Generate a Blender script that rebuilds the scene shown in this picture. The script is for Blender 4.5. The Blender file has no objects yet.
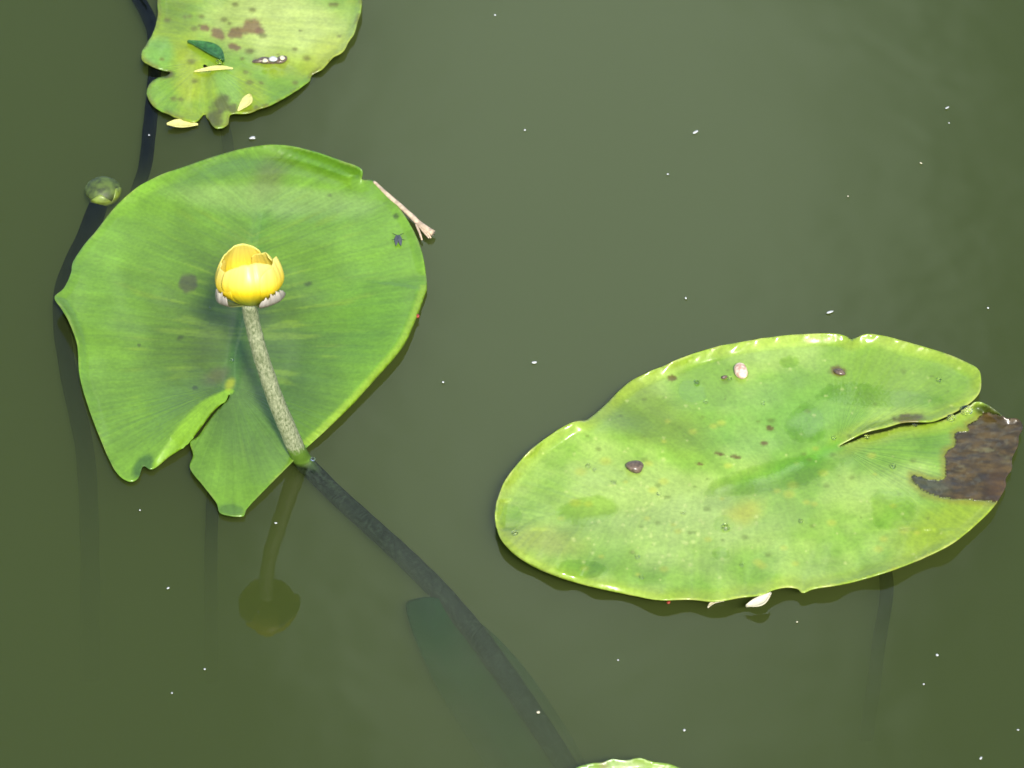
import bpy, bmesh, math, random
import numpy as np
from mathutils import Vector, Matrix
from mathutils.geometry import delaunay_2d_cdt

R = math.radians
scene = bpy.context.scene
col = scene.collection

# ------------------------------------------------------------------ camera
PITCH = R(45)
DIST = 2.80
FPX = 4154.0
cam_d = bpy.data.cameras.new('camera')
cam = bpy.data.objects.new('camera', cam_d)
col.objects.link(cam)
cam.location = (0, -DIST * math.cos(PITCH), DIST * math.sin(PITCH))
cam.rotation_euler = (R(90) - PITCH, 0, 0)
cam_d.sensor_width = 36
cam_d.lens = FPX / 1024 * 36
cam_d.clip_start = 0.05
cam_d.clip_end = 500
cam_d.dof.use_dof = True
cam_d.dof.focus_distance = DIST
cam_d.dof.aperture_fstop = 16
scene.camera = cam

# ------------------------------------------------------------------ sky and sun
SUN_EL, SUN_AZ = R(48), R(11)          # azimuth measured from south towards east
sun_dir = Vector((math.sin(SUN_AZ) * math.cos(SUN_EL), -math.cos(SUN_AZ) * math.cos(SUN_EL), math.sin(SUN_EL)))
world = bpy.data.worlds.new('World')
scene.world = world
world.use_nodes = True
wt = world.node_tree
wt.nodes.clear()
w_out = wt.nodes.new('ShaderNodeOutputWorld')
w_bg = wt.nodes.new('ShaderNodeBackground')
w_bg.inputs['Strength'].default_value = 0.135
sky = wt.nodes.new('ShaderNodeTexSky')
sky.sky_type = 'NISHITA'
sky.sun_disc = False
sky.sun_elevation = SUN_EL
sky.sun_rotation = math.atan2(sun_dir.x, sun_dir.y)
sky.dust_density = 2.0
# unseen cloud bank added to the northern sky for its bright reflection in the water
w_tc = wt.nodes.new('ShaderNodeTexCoord')
w_n = wt.nodes.new('ShaderNodeTexNoise')
w_n.inputs['Scale'].default_value = 7.0
w_n.inputs['Detail'].default_value = 5
w_n.inputs['Roughness'].default_value = 0.55
wt.links.new(w_tc.outputs['Generated'], w_n.inputs['Vector'])
w_d = wt.nodes.new('ShaderNodeVectorMath'); w_d.operation = 'DISTANCE'
w_st = wt.nodes.new('ShaderNodeVectorMath'); w_st.operation = 'MULTIPLY'
w_st.inputs[1].default_value = (2, 1, 1)                      # the bank is taller than wide
wt.links.new(w_tc.outputs['Generated'], w_st.inputs[0])
w_d.inputs[1].default_value = (0.040, 0.7330, 0.680)
wt.links.new(w_st.outputs[0], w_d.inputs[0])
w_a = wt.nodes.new('ShaderNodeMath'); w_a.operation = 'MULTIPLY_ADD'; w_a.inputs[1].default_value = -0.10
wt.links.new(w_n.outputs['Fac'], w_a.inputs[0]); wt.links.new(w_d.outputs['Value'], w_a.inputs[2])
w_r = wt.nodes.new('ShaderNodeMapRange')
w_r.interpolation_type = 'SMOOTHSTEP'
w_r.inputs['From Min'].default_value = 0.175
w_r.inputs['From Max'].default_value = 0.0
wt.links.new(w_a.outputs[0], w_r.inputs['Value'])
w_mix = wt.nodes.new('ShaderNodeMix')
w_mix.data_type = 'RGBA'
wt.links.new(w_r.outputs['Result'], w_mix.inputs[0])
w_hz = wt.nodes.new('ShaderNodeMix'); w_hz.data_type = 'RGBA'
w_hz.inputs[0].default_value = 0.45                           # milky veil over the whole sky
wt.links.new(sky.outputs['Color'], w_hz.inputs[6])
w_hz.inputs[7].default_value = (2.4, 3.4, 5.6, 1)
wt.links.new(w_hz.outputs[2], w_mix.inputs[6])
w_mix.inputs[7].default_value = (11.0, 13.0, 12.4, 1)
wt.links.new(w_mix.outputs[2], w_bg.inputs['Color'])
wt.links.new(w_bg.outputs[0], w_out.inputs[0])

sun_l = bpy.data.lights.new('sun', 'SUN')
sun_l.energy = 3.65
sun_l.angle = R(5)
sun_l.color = (1.0, 0.95, 0.86)
sun = bpy.data.objects.new('sun', sun_l)
sun.rotation_euler = sun_dir.to_track_quat('Z', 'Y').to_euler()
sun.location = sun_dir * 6
col.objects.link(sun)

scene.view_settings.view_transform = 'Standard'
scene.view_settings.look = 'None'
scene.view_settings.gamma = 1
scene.view_settings.exposure = 0.85
scene.render.engine = 'CYCLES'
scene.cycles.use_denoising = True
scene.cycles.volume_bounces = 3
scene.cycles.max_bounces = 8
scene.cycles.sample_clamp_indirect = 6

# ------------------------------------------------------------------ helpers
CAM = np.array(cam.location)
FWD = np.array((0, math.cos(PITCH), -math.sin(PITCH)))
UPV = np.array((0, math.sin(PITCH), math.cos(PITCH)))
RGT = np.array((1.0, 0, 0))
MPX = DIST / FPX


def at(px, py, z=0.0):
    """points of the pond seen at (px, py) of the photograph, at height z over the water"""
    px = np.asarray(px, float); py = np.asarray(py, float); z = np.asarray(z, float)
    px, py, z = np.broadcast_arrays(px, py, z)
    d = RGT * (px[..., None] - 512) + UPV * (384 - py[..., None]) + FWD * FPX
    t = (z - CAM[2]) / d[..., 2]
    return CAM + d * t[..., None]


def V(px, py, z=0.0):
    return Vector(at(px, py, z).tolist())


def lin(r, g, b, k=1.0):
    c = np.array((r, g, b), float) / 255
    return np.where(c <= 0.04045, c / 12.92, ((c + 0.055) / 1.055) ** 2.4) * k


def hash2(ix, iy, seed):
    n = (ix.astype(np.int64) * 374761393 + iy.astype(np.int64) * 668265263 + seed * 1442695041) & 0xFFFFFFFF
    n = ((n ^ (n >> 13)) * 1274126177) & 0xFFFFFFFF
    return ((n ^ (n >> 16)) & 0xFFFF) / 65535.0


def vnoise(x, y, seed=0):
    ix, iy = np.floor(x), np.floor(y)
    fx, fy = x - ix, y - iy
    fx, fy = fx * fx * (3 - 2 * fx), fy * fy * (3 - 2 * fy)
    a, b = hash2(ix, iy, seed), hash2(ix + 1, iy, seed)
    c, d = hash2(ix, iy + 1, seed), hash2(ix + 1, iy + 1, seed)
    return (a * (1 - fx) + b * fx) * (1 - fy) + (c * (1 - fx) + d * fx) * fy


def fbm(x, y, seed=0, oct=4):
    s, a, t = 0, 0.5, 0
    for i in range(oct):
        s = s + a * vnoise(x * 2 ** i, y * 2 ** i, seed + i * 17); t += a; a *= 0.5
    return s / t


def sstep(a, b, x):
    t = np.clip((x - a) / (b - a), 0, 1)
    return t * t * (3 - 2 * t)


def link(name, me, parent=None):
    o = bpy.data.objects.new(name, me)
    col.objects.link(o)
    if parent is not None:
        o.parent = parent
        if parent.type == 'EMPTY':
            o.matrix_parent_inverse = Matrix.Translation(-parent.location)
    return o


def tag(o, label, cat, group=None):
    o['label'] = label
    o['category'] = cat
    if group:
        o['group'] = group
    return o


def thing(name, loc, label, cat, group=None):
    e = bpy.data.objects.new(name, None)
    e.empty_display_size = 0.02
    e.location = loc
    col.objects.link(e)
    return tag(e, label, cat, group)


def mesh_np(name, verts, faces, smooth=True):
    me = bpy.data.meshes.new(name)
    me.from_pydata([tuple(v) for v in verts], [], [tuple(f) for f in faces])
    me.update()
    if smooth:
        me.polygons.foreach_set('use_smooth', [True] * len(me.polygons))
    return me


def set_attr(me, name, arr, kind='FLOAT'):
    a = me.attributes.new(name, kind, 'POINT')
    if kind == 'FLOAT':
        a.data.foreach_set('value', np.asarray(arr, np.float32).ravel())
    else:
        c = np.ones((len(arr), 4), np.float32); c[:, :3] = arr
        a.data.foreach_set('color', c.ravel())


def solidify(o, th, offset=-1):
    m = o.modifiers.new('thickness', 'SOLIDIFY')
    m.thickness = th
    m.offset = offset
    return m


def catmull(pts, n, closed=False):
    """centripetal-like smooth curve through pts (rows), n samples spaced by length"""
    P = np.asarray(pts, float)
    N = len(P)
    if closed:
        Q = np.vstack([P[-1], P, P[0], P[1]]); segs = N
    else:
        Q = np.vstack([2 * P[0] - P[1], P, 2 * P[-1] - P[-2]]); segs = N - 1
    out = []
    t = np.linspace(0, 1, 24, endpoint=False)[:, None]
    for i in range(segs):
        p0, p1, p2, p3 = Q[i], Q[i + 1], Q[i + 2], Q[i + 3]
        c = 0.5 * (2 * p1 + (p2 - p0) * t + (2 * p0 - 5 * p1 + 4 * p2 - p3) * t ** 2 + (3 * p1 - p0 - 3 * p2 + p3) * t ** 3)
        out.append(c)
    C = np.vstack(out + ([P[:1]] if closed else [P[-1:]]))
    d = np.r_[0, np.cumsum(np.linalg.norm(np.diff(C[:, :2 if C.shape[1] != 4 else 3], axis=0), axis=1))]
    s = np.linspace(0, d[-1], n, endpoint=not closed)
    return np.stack([np.interp(s, d, C[:, k]) for k in range(C.shape[1])], 1)


def seg_dist(px, py, line):
    """distance to a polyline and the fraction along it"""
    best = np.full(px.shape, 1e9); frac = np.zeros(px.shape)
    L = np.asarray(line, float)
    for i in range(len(L) - 1):
        a, b = L[i], L[i + 1]
        ab = b - a
        t = np.clip(((px - a[0]) * ab[0] + (py - a[1]) * ab[1]) / (ab @ ab), 0, 1)
        d = np.hypot(px - a[0] - t * ab[0], py - a[1] - t * ab[1])
        m = d < best
        best = np.where(m, d, best); frac = np.where(m, (i + t) / (len(L) - 1), frac)
    return best, frac


def in_poly(px, py, poly):
    P = np.asarray(poly, float)
    inside = np.zeros(px.shape, bool)
    j = len(P) - 1
    for i in range(len(P)):
        xi, yi, xj, yj = P[i, 0], P[i, 1], P[j, 0], P[j, 1]
        c = ((yi > py) != (yj > py)) & (px < (xj - xi) * (py - yi) / (yj - yi + 1e-12) + xi)
        inside ^= c
        j = i
    return inside


def ell(px, py, cx, cy, a, b, rot=0, soft=0.25, seed=None, wob=0.25):
    c, s = math.cos(R(rot)), math.sin(R(rot))
    u = ((px - cx) * c + (py - cy) * s) / a
    v = (-(px - cx) * s + (py - cy) * c) / b
    r = np.hypot(u, v)
    if seed is not None:
        r = r + wob * (fbm((px - cx) / (0.7 * min(a, b)) + 50, (py - cy) / (0.7 * min(a, b)) + 50, seed, 3) - 0.5) * 2
    return 1 - sstep(1 - soft, 1 + soft, r)


# ------------------------------------------------------------------ materials
def new_mat(name):
    m = bpy.data.materials.new(name)
    m.use_nodes = True
    nt = m.node_tree
    nt.nodes.clear()
    out = nt.nodes.new('ShaderNodeOutputMaterial')
    return m, nt, out


def simple(name, c, rough=0.5, spec=0.5, noise=0.25, scale=300, trans=0.0, c2=None, coat=0.0, bump=0.0):
    m, nt, out = new_mat(name)
    p = nt.nodes.new('ShaderNodeBsdfPrincipled')
    p.inputs['Roughness'].default_value = rough
    p.inputs['Specular IOR Level'].default_value = spec
    p.inputs['Coat Weight'].default_value = spec * 0.6; p.inputs['Coat Roughness'].default_value = 0.16
    p.inputs['Coat Weight'].default_value = coat
    tc = nt.nodes.new('ShaderNodeTexCoord')
    n = nt.nodes.new('ShaderNodeTexNoise')
    n.inputs['Scale'].default_value = scale
    n.inputs['Detail'].default_value = 3
    nt.links.new(tc.outputs['Object'], n.inputs['Vector'])
    mx = nt.nodes.new('ShaderNodeMix'); mx.data_type = 'RGBA'
    r = nt.nodes.new('ShaderNodeMapRange')
    r.inputs['From Min'].default_value = 0.35; r.inputs['From Max'].default_value = 0.65
    nt.links.new(n.outputs['Fac'], r.inputs['Value'])
    nt.links.new(r.outputs[0], mx.inputs[0])
    c = np.asarray(c)
    ca = c * (1 - noise)
    cb = np.asarray(c2) if c2 is not None else np.minimum(c * (1 + noise), 0.9)
    mx.inputs[6].default_value = (*ca, 1); mx.inputs[7].default_value = (*cb, 1)
    nt.links.new(mx.outputs[2], p.inputs['Base Color'])
    sh = p.outputs[0]
    if bump:
        b = nt.nodes.new('ShaderNodeBump')
        b.inputs['Strength'].default_value = 0.6
        b.inputs['Distance'].default_value = bump
        nt.links.new(n.outputs['Fac'], b.inputs['Height'])
        nt.links.new(b.outputs[0], p.inputs['Normal'])
    if trans:
        t = nt.nodes.new('ShaderNodeBsdfTranslucent')
        nt.links.new(mx.outputs[2], t.inputs['Color'])
        ms = nt.nodes.new('ShaderNodeMixShader')
        ms.inputs[0].default_value = trans
        nt.links.new(sh, ms.inputs[1]); nt.links.new(t.outputs[0], ms.inputs[2])
        sh = ms.outputs[0]
    nt.links.new(sh, out.inputs['Surface'])
    return m


def leaf_material(name, spec=0.5, rough=0.40, trans=0.22, vein_f=420.0, vein_amt=0.085, bump=0.0002):
    """leaf skin: colour from the blade's own pigment map, veins along the vein coordinates"""
    m, nt, out = new_mat(name)
    N = nt.nodes.new

    def attr(n):
        a = N('ShaderNodeAttribute'); a.attribute_name = n
        return a
    a_col, a_k, a_d, a_wet = attr('pigment'), attr('vein_k'), attr('vein_d'), attr('wet')
    cx = N('ShaderNodeCombineXYZ')
    mk = N('ShaderNodeMath'); mk.operation = 'MULTIPLY'; mk.inputs[1].default_value = vein_f
    md = N('ShaderNodeMath'); md.operation = 'MULTIPLY'; md.inputs[1].default_value = 22.0
    nt.links.new(a_k.outputs['Fac'], mk.inputs[0]); nt.links.new(a_d.outputs['Fac'], md.inputs[0])
    nt.links.new(mk.outputs[0], cx.inputs[0]); nt.links.new(md.outputs[0], cx.inputs[1])
    n1 = N('ShaderNodeTexNoise'); n1.inputs['Scale'].default_value = 1.0; n1.inputs['Detail'].default_value = 2.5
    nt.links.new(cx.outputs[0], n1.inputs['Vector'])
    tc = N('ShaderNodeTexCoord')
    n2 = N('ShaderNodeTexNoise'); n2.inputs['Scale'].default_value = 380; n2.inputs['Detail'].default_value = 3
    nt.links.new(tc.outputs['Object'], n2.inputs['Vector'])
    n3 = N('ShaderNodeTexNoise'); n3.inputs['Scale'].default_value = 55; n3.inputs['Detail'].default_value = 4
    nt.links.new(tc.outputs['Object'], n3.inputs['Vector'])
    # brightness factor of the pigment
    r1 = N('ShaderNodeMapRange'); r1.inputs['From Min'].default_value = 0.3; r1.inputs['From Max'].default_value = 0.7
    r1.inputs['To Min'].default_value = 1 - vein_amt; r1.inputs['To Max'].default_value = 1 + vein_amt
    nt.links.new(n1.outputs['Fac'], r1.inputs['Value'])
    r2 = N('ShaderNodeMapRange'); r2.inputs['From Min'].default_value = 0.3; r2.inputs['From Max'].default_value = 0.7
    r2.inputs['To Min'].default_value = 0.89; r2.inputs['To Max'].default_value = 1.11
    nt.links.new(n2.outputs['Fac'], r2.inputs['Value'])
    r3 = N('ShaderNodeMapRange'); r3.inputs['From Min'].default_value = 0.3; r3.inputs['From Max'].default_value = 0.7
    r3.inputs['To Min'].default_value = 0.89; r3.inputs['To Max'].default_value = 1.11
    nt.links.new(n3.outputs['Fac'], r3.inputs['Value'])
    m1 = N('ShaderNodeMath'); m1.operation = 'MULTIPLY'
    m2 = N('ShaderNodeMath'); m2.operation = 'MULTIPLY'
    nt.links.new(r1.outputs[0], m1.inputs[0]); nt.links.new(r2.outputs[0], m1.inputs[1])
    nt.links.new(m1.outputs[0], m2.inputs[0]); nt.links.new(r3.outputs[0], m2.inputs[1])
    vm = N('ShaderNodeVectorMath'); vm.operation = 'SCALE'
    nt.links.new(a_col.outputs['Color'], vm.inputs[0]); nt.links.new(m2.outputs[0], vm.inputs['Scale'])
    p = N('ShaderNodeBsdfPrincipled')
    nt.links.new(vm.outputs[0], p.inputs['Base Color'])
    p.inputs['Specular IOR Level'].default_value = spec
    p.inputs['Coat Weight'].default_value = spec * 0.6; p.inputs['Coat Roughness'].default_value = 0.16
    rr = N('ShaderNodeMapRange')
    rr.inputs['To Min'].default_value = rough; rr.inputs['To Max'].default_value = 0.10
    nt.links.new(a_wet.outputs['Fac'], rr.inputs['Value'])
    nt.links.new(rr.outputs[0], p.inputs['Roughness'])
    b1 = N('ShaderNodeBump'); b1.inputs['Strength'].default_value = 0.5; b1.inputs['Distance'].default_value = bump
    nt.links.new(n1.outputs['Fac'], b1.inputs['Height'])
    mk2 = N('ShaderNodeMath'); mk2.operation = 'MULTIPLY'; mk2.inputs[1].default_value = vein_f * 0.33
    nt.links.new(a_k.outputs['Fac'], mk2.inputs[0])
    cx2 = N('ShaderNodeCombineXYZ'); nt.links.new(mk2.outputs[0], cx2.inputs[0]); nt.links.new(a_d.outputs['Fac'], cx2.inputs[1])
    n4 = N('ShaderNodeTexNoise'); n4.inputs['Scale'].default_value = 1.0; n4.inputs['Detail'].default_value = 1.0
    nt.links.new(cx2.outputs[0], n4.inputs['Vector'])
    b3 = N('ShaderNodeBump'); b3.inputs['Strength'].default_value = 0.7; b3.inputs['Distance'].default_value = 0.0016
    nt.links.new(n4.outputs['Fac'], b3.inputs['Height']); nt.links.new(b1.outputs[0], b3.inputs['Normal'])
    dry = N('ShaderNodeMapRange')                               # standing water lies level over the veins
    dry.inputs['To Min'].default_value = 0.55; dry.inputs['To Max'].default_value = 0.03
    nt.links.new(a_wet.outputs['Fac'], dry.inputs['Value'])
    off = N('ShaderNodeMapRange'); off.inputs['From Min'].default_value = 0.001; off.inputs['From Max'].default_value = 0.012   # veins flatten towards the midrib
    nt.links.new(a_d.outputs['Fac'], off.inputs['Value'])
    dm_ = N('ShaderNodeMath'); dm_.operation = 'MULTIPLY'
    nt.links.new(dry.outputs[0], dm_.inputs[0]); nt.links.new(off.outputs[0], dm_.inputs[1])
    nt.links.new(dm_.outputs[0], b3.inputs['Strength']); nt.links.new(dm_.outputs[0], b1.inputs['Strength'])
    b2 = N('ShaderNodeBump'); b2.inputs['Strength'].default_value = 0.35; b2.inputs['Distance'].default_value = 0.0003
    nt.links.new(n2.outputs['Fac'], b2.inputs['Height']); nt.links.new(b3.outputs[0], b2.inputs['Normal'])
    nt.links.new(b2.outputs[0], p.inputs['Normal'])
    t = N('ShaderNodeBsdfTranslucent')
    nt.links.new(vm.outputs[0], t.inputs['Color'])
    ms = N('ShaderNodeMixShader'); ms.inputs[0].default_value = trans
    nt.links.new(p.outputs[0], ms.inputs[1]); nt.links.new(t.outputs[0], ms.inputs[2])
    nt.links.new(ms.outputs[0], out.inputs['Surface'])
    return m


M_leaf = leaf_material('pad_skin')
M_leaf_old = leaf_material('aged_pad_skin', rough=0.34, vein_amt=0.045)
M_under = leaf_material('submerged_leaf_skin', spec=0.0, rough=0.6, trans=0.1, vein_amt=0.25)
M_stem_green = simple('stem_green', lin(92, 104, 66, .8), 0.45, noise=0.5, scale=260, bump=0.0006)

# ------------------------------------------------------------------ the setting: pond bed and turbid water
bed = link('pond_bed', mesh_np('pond_bed', [(-40, -40, -.95), (40, -40, -.95), (40, 40, -.95), (-40, 40, -.95)], [(0, 1, 2, 3)], False))
bed.data.materials.append(simple('mud', lin(70, 62, 45, .7), 0.9, scale=6))
bed['kind'] = 'structure'

bm = bmesh.new()
bmesh.ops.create_cube(bm, size=1)
for v in bm.verts:
    v.co = Vector((v.co.x * 80.2, v.co.y * 80.2, 0.0 if v.co.z > 0 else -1.0))
me = bpy.data.meshes.new('pond_water')
bm.to_mesh(me); bm.free()
water = link('pond_water', me)
water['kind'] = 'structure'
M_water, nt, out = new_mat('turbid_water')
gl = nt.nodes.new('ShaderNodeBsdfGlossy'); gl.inputs['Roughness'].default_value = 0.015
tr = nt.nodes.new('ShaderNodeBsdfTransparent')
fr = nt.nodes.new('ShaderNodeFresnel'); fr.inputs['IOR'].default_value = 1.333
tc = nt.nodes.new('ShaderNodeTexCoord')
nz = nt.nodes.new('ShaderNodeTexNoise'); nz.inputs['Scale'].default_value = 16; nz.inputs['Detail'].default_value = 2
nt.links.new(tc.outputs['Object'], nz.inputs['Vector'])
bp = nt.nodes.new('ShaderNodeBump'); bp.inputs['Strength'].default_value = 0.25; bp.inputs['Distance'].default_value = 0.0016
nt.links.new(nz.outputs['Fac'], bp.inputs['Height'])
nt.links.new(bp.outputs[0], gl.inputs['Normal'])
ms = nt.nodes.new('ShaderNodeMixShader')
nt.links.new(fr.outputs[0], ms.inputs[0]); nt.links.new(tr.outputs[0], ms.inputs[1]); nt.links.new(gl.outputs[0], ms.inputs[2])
nt.links.new(ms.outputs[0], out.inputs['Surface'])
vs = nt.nodes.new('ShaderNodeVolumeScatter')
vs.inputs['Color'].default_value = (0.385, 0.505, 0.150, 1)
vs.inputs['Density'].default_value = 9.8
vs.inputs['Anisotropy'].default_value = 0.1
va = nt.nodes.new('ShaderNodeVolumeAbsorption')
va.inputs['Color'].default_value = (0.26, 0.32, 0.08, 1)
va.inputs['Density'].default_value = 15
ad = nt.nodes.new('ShaderNodeAddShader')
nt.links.new(vs.outputs[0], ad.inputs[0]); nt.links.new(va.outputs[0], ad.inputs[1])
nt.links.new(ad.outputs[0], out.inputs['Volume'])
me.materials.append(M_water)


# ------------------------------------------------------------------ lily pads
def blade_mesh(outline, spacing, n_edge, z_func, paint, P, T, seed=0, edge_noise=0.7):
    """outline rows (px, py, rim lift in mm); returns pixel coords, heights, faces, attributes"""
    O = catmull(outline, n_edge, True)
    s = np.arange(n_edge) / n_edge * 2 * math.pi
    rs = np.random.RandomState(seed)
    nx = sum(rs.uniform(-1, 1) * np.sin(k * s + rs.uniform(0, 6.3)) / k ** 0.6 for k in range(30, 150, 5))
    tang = np.roll(O[:, :2], -1, 0) - np.roll(O[:, :2], 1, 0)
    tang /= np.linalg.norm(tang, axis=1)[:, None] + 1e-9
    O[:, :2] += np.stack([tang[:, 1], -tang[:, 0]], 1) * (nx * edge_noise * 0.25)[:, None]
    x0, y0 = O[:, :2].min(0); x1, y1 = O[:, :2].max(0)
    gx, gy = np.meshgrid(np.arange(x0, x1, spacing), np.arange(y0, y1, spacing * 0.8))
    gx = gx + (np.arange(gx.shape[0]) % 2)[:, None] * spacing * 0.5
    gx, gy = gx.ravel(), gy.ravel()
    gx = gx + rs.uniform(-.15, .15, gx.shape) * spacing
    gy = gy + rs.uniform(-.15, .15, gx.shape) * spacing
    ins = in_poly(gx, gy, O[:, :2])
    gx, gy = gx[ins], gy[ins]
    dmin = np.full(gx.shape, 1e9)
    for i in range(0, n_edge, 1):
        dmin = np.minimum(dmin, (gx - O[i, 0]) ** 2 + (gy - O[i, 1]) ** 2)
    keep = dmin > (spacing * 0.55) ** 2
    gx, gy = gx[keep], gy[keep]
    pts = np.vstack([O[:, :2], np.stack([gx, gy], 1)])
    vv, _, ff, _, _, _ = delaunay_2d_cdt([Vector(p) for p in pts.tolist()], [], [list(range(n_edge))], 1, 1e-5)
    xy = np.array([(v.x, v.y) for v in vv])
    # distance to rim, rim lift
    d = np.full(len(xy), 1e9); idx = np.zeros(len(xy), int)
    for i in range(n_edge):
        q = (xy[:, 0] - O[i, 0]) ** 2 + (xy[:, 1] - O[i, 1]) ** 2
        m = q < d
        d[m] = q[m]; idx[m] = i
    d = np.sqrt(d)
    lift = O[idx, 2]
    z = z_func(xy[:, 0], xy[:, 1], d, lift, idx / n_edge)
    w = at(xy[:, 0], xy[:, 1], z)
    F = np.array([tuple(f) for f in ff])
    a, b, c = w[F[:, 0]], w[F[:, 1]], w[F[:, 2]]
    flat = at(xy[:, 0], xy[:, 1], 0)
    fa, fb, fc = flat[F[:, 0]], flat[F[:, 1]], flat[F[:, 2]]
    nz = np.cross(fb - fa, fc - fa)[:, 2]
    F[nz < 0] = F[nz < 0][:, ::-1]
    # vein coordinates in the plane of the leaf
    Pw, Tw = at(P[0], P[1], 0)[:2], at(T[0], T[1], 0)[:2]
    ax = Tw - Pw; Lm = np.linalg.norm(ax); ax /= Lm
    rel = flat[:, :2] - Pw
    u = rel @ ax; vsgn = rel @ np.array((-ax[1], ax[0])); v = np.abs(vsgn) + 1e-5
    u0s = np.linspace(0, Lm * 0.95, 90)
    al = R(105) + (R(28) - R(105)) * (u0s / (Lm * 0.95)) ** 0.8
    k = np.zeros(len(u)); best = np.full(len(u), 1e9)
    for uu, aa in zip(u0s, al):
        df = np.abs(np.arctan2(v, u - uu) - aa)
        m = df < best
        best[m] = df[m]; k[m] = uu
    # refine to a continuous coordinate
    for _ in range(12):
        def g(q):
            q = np.clip(q, 0, Lm * .95)
            return np.arctan2(v, u - q) - (R(105) + (R(28) - R(105)) * (q / (Lm * 0.95)) ** 0.8)
        e = 1e-4
        k = np.clip(k - g(k) / np.where(np.abs((g(k + e) - g(k - e)) / (2 * e)) < 1, 1, (g(k + e) - g(k - e)) / (2 * e)) * 0.7, 0, Lm * .95)
    ang = np.arctan2(v, u)
    k = np.where(ang > R(105), -(ang - R(105)) * Lm * 0.42, k)
    k = k + 0.0016 * (fbm(xy[:, 0] / 60, xy[:, 1] / 60, seed + 5, 3) - .5)
    vk = k + 0.0012 * (vnoise(xy[:, 0] / 25, xy[:, 1] / 25, seed + 9) - .5)
    pig, wet, part = paint(xy[:, 0], xy[:, 1], d, idx / n_edge, k, v)
    PADS.append((xy, w[:, 2]))
    return dict(xy=xy, w=w, F=F, pig=pig, wet=wet, part=part, vk=vk, vd=v, d=d)


def add_blade(B, name, mat, parent, faces=None, th=0.0009):
    F = B['F'] if faces is None else B['F'][faces]
    used = np.unique(F)
    re = np.full(len(B['w']), -1); re[used] = np.arange(len(used))
    me = mesh_np(name, B['w'][used], re[F])
    set_attr(me, 'pigment', B['pig'][used], 'FLOAT_COLOR')
    set_attr(me, 'vein_k', B['vk'][used]); set_attr(me, 'vein_d', B['vd'][used]); set_attr(me, 'wet', B['wet'][used])
    me.materials.append(mat)
    o = link(name, me, parent)
    solidify(o, th, -1)
    return o


def tube(name, pts, radii, mat, parent=None, sides=14, n=60, bumpy=0.0, seed=1, cap=True):
    """round tapering stalk along world points"""
    C = catmull(np.asarray([tuple(p) + (r,) for p, r in zip(pts, radii)]), n)
    P3, rad = C[:, :3], C[:, 3]
    T = np.gradient(P3, axis=0); T /= np.linalg.norm(T, axis=1)[:, None]
    ref = np.array((0.3, -0.5, 0.8))
    verts, faces = [], []
    rs = np.random.RandomState(seed)
    ph = rs.uniform(0, 6.3, 8)
    for i in range(n):
        a = np.cross(T[i], ref); a /= np.linalg.norm(a)
        b = np.cross(T[i], a)
        for j in range(sides):
            t = 2 * math.pi * j / sides
            rr = rad[i] * (1 + bumpy * (math.sin(3 * t + i * .35 + ph[0]) * .5 + math.sin(i * .8 + 2 * t + ph[1]) * .5))
            verts.append(P3[i] + rr * (math.cos(t) * a + math.sin(t) * b))
    for i in range(n - 1):
        for j in range(sides):
            q = (j + 1) % sides
            faces.append((i * sides + j, (i + 1) * sides + j, (i + 1) * sides + q, i * sides + q))
    if cap:
        faces.append(tuple(range(sides)))
        faces.append(tuple(reversed(range((n - 1) * sides, n * sides))))
    me = mesh_np(name, verts, faces)
    me.materials.append(mat)
    return link(name, me, parent)


def roll_down(d, lift, w):
    """rim bent down to the water (negative lift, in mm): the blade stands higher just inside it"""
    h = np.maximum(-lift, 0) * 1e-3
    return h * np.clip(d / w, 0, 1) ** 0.75 * np.exp(-np.maximum(d - w, 0) ** 2 / (2 * 22.0 ** 2))


PADS = []


def height(px, py):
    """height of the pad surface under a pixel, or None over open water"""
    for xy, z in PADS:
        q = (xy[:, 0] - px) ** 2 + (xy[:, 1] - py) ** 2
        i = q.argmin()
        if q[i] < 6 and z[i] > 0:
            return float(z[i])
    return None


K = 0.62      # photographed sunlit colour -> pigment


def mixc(base, c, f):
    c = np.asarray(c)
    return base * (1 - f)[:, None] + (c if c.ndim == 2 else c[None, :]) * f[:, None]


# ---- the round pad behind the flower
left_outline = [
    (229, 394, 0), (226, 400, 0), (214, 411, 0), (197, 433, 0), (184, 447, 0), (169, 457, 0), (158, 466, 0), (150, 469, 0), (143, 466, 0), (138, 478, 0),
    (129, 481, 0), (118, 474, 0), (109, 459, 0), (97, 430, 1), (88, 405, 2), (80, 375, 3), (78, 345, 5), (70, 322, 6), (62, 308, 6), (55, 297, 5),
    (64, 288, 3), (71, 273, 2), (73, 262, 1), (84, 245, 1), (96, 231, 1), (115, 207, 2.5), (135, 189, 5), (150, 180, 5.4), (165, 173, 5), (180, 168, 3.5), (215, 156, 2),
    (250, 147, 4), (280, 145, 8), (310, 151, 11), (340, 161, 12), (360, 169, 12), (362, 179, 5), (371, 180, 1), (380, 185, 1), (393, 200, 1),
    (405, 216, 1.5), (416, 236, 2), (423, 258, 3), (427, 285, -2), (424, 298, -4), (416, 320, -5), (405, 344, -5.5), (393, 360, -5.5), (376, 379, -5.5), (359, 398, -5),
    (341, 416, -4), (322, 434, -2), (306, 448, -0.5), (292, 462, 0), (270, 484, 0), (248, 507, 0), (242, 516, 0), (221, 513, 0), (216, 502, 0), (202, 484, 0), (190, 468, 0),
    (193, 455, 0), (190, 442, 0), (198, 436, 0), (213, 415, 0), (228, 399, 0)]


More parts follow.
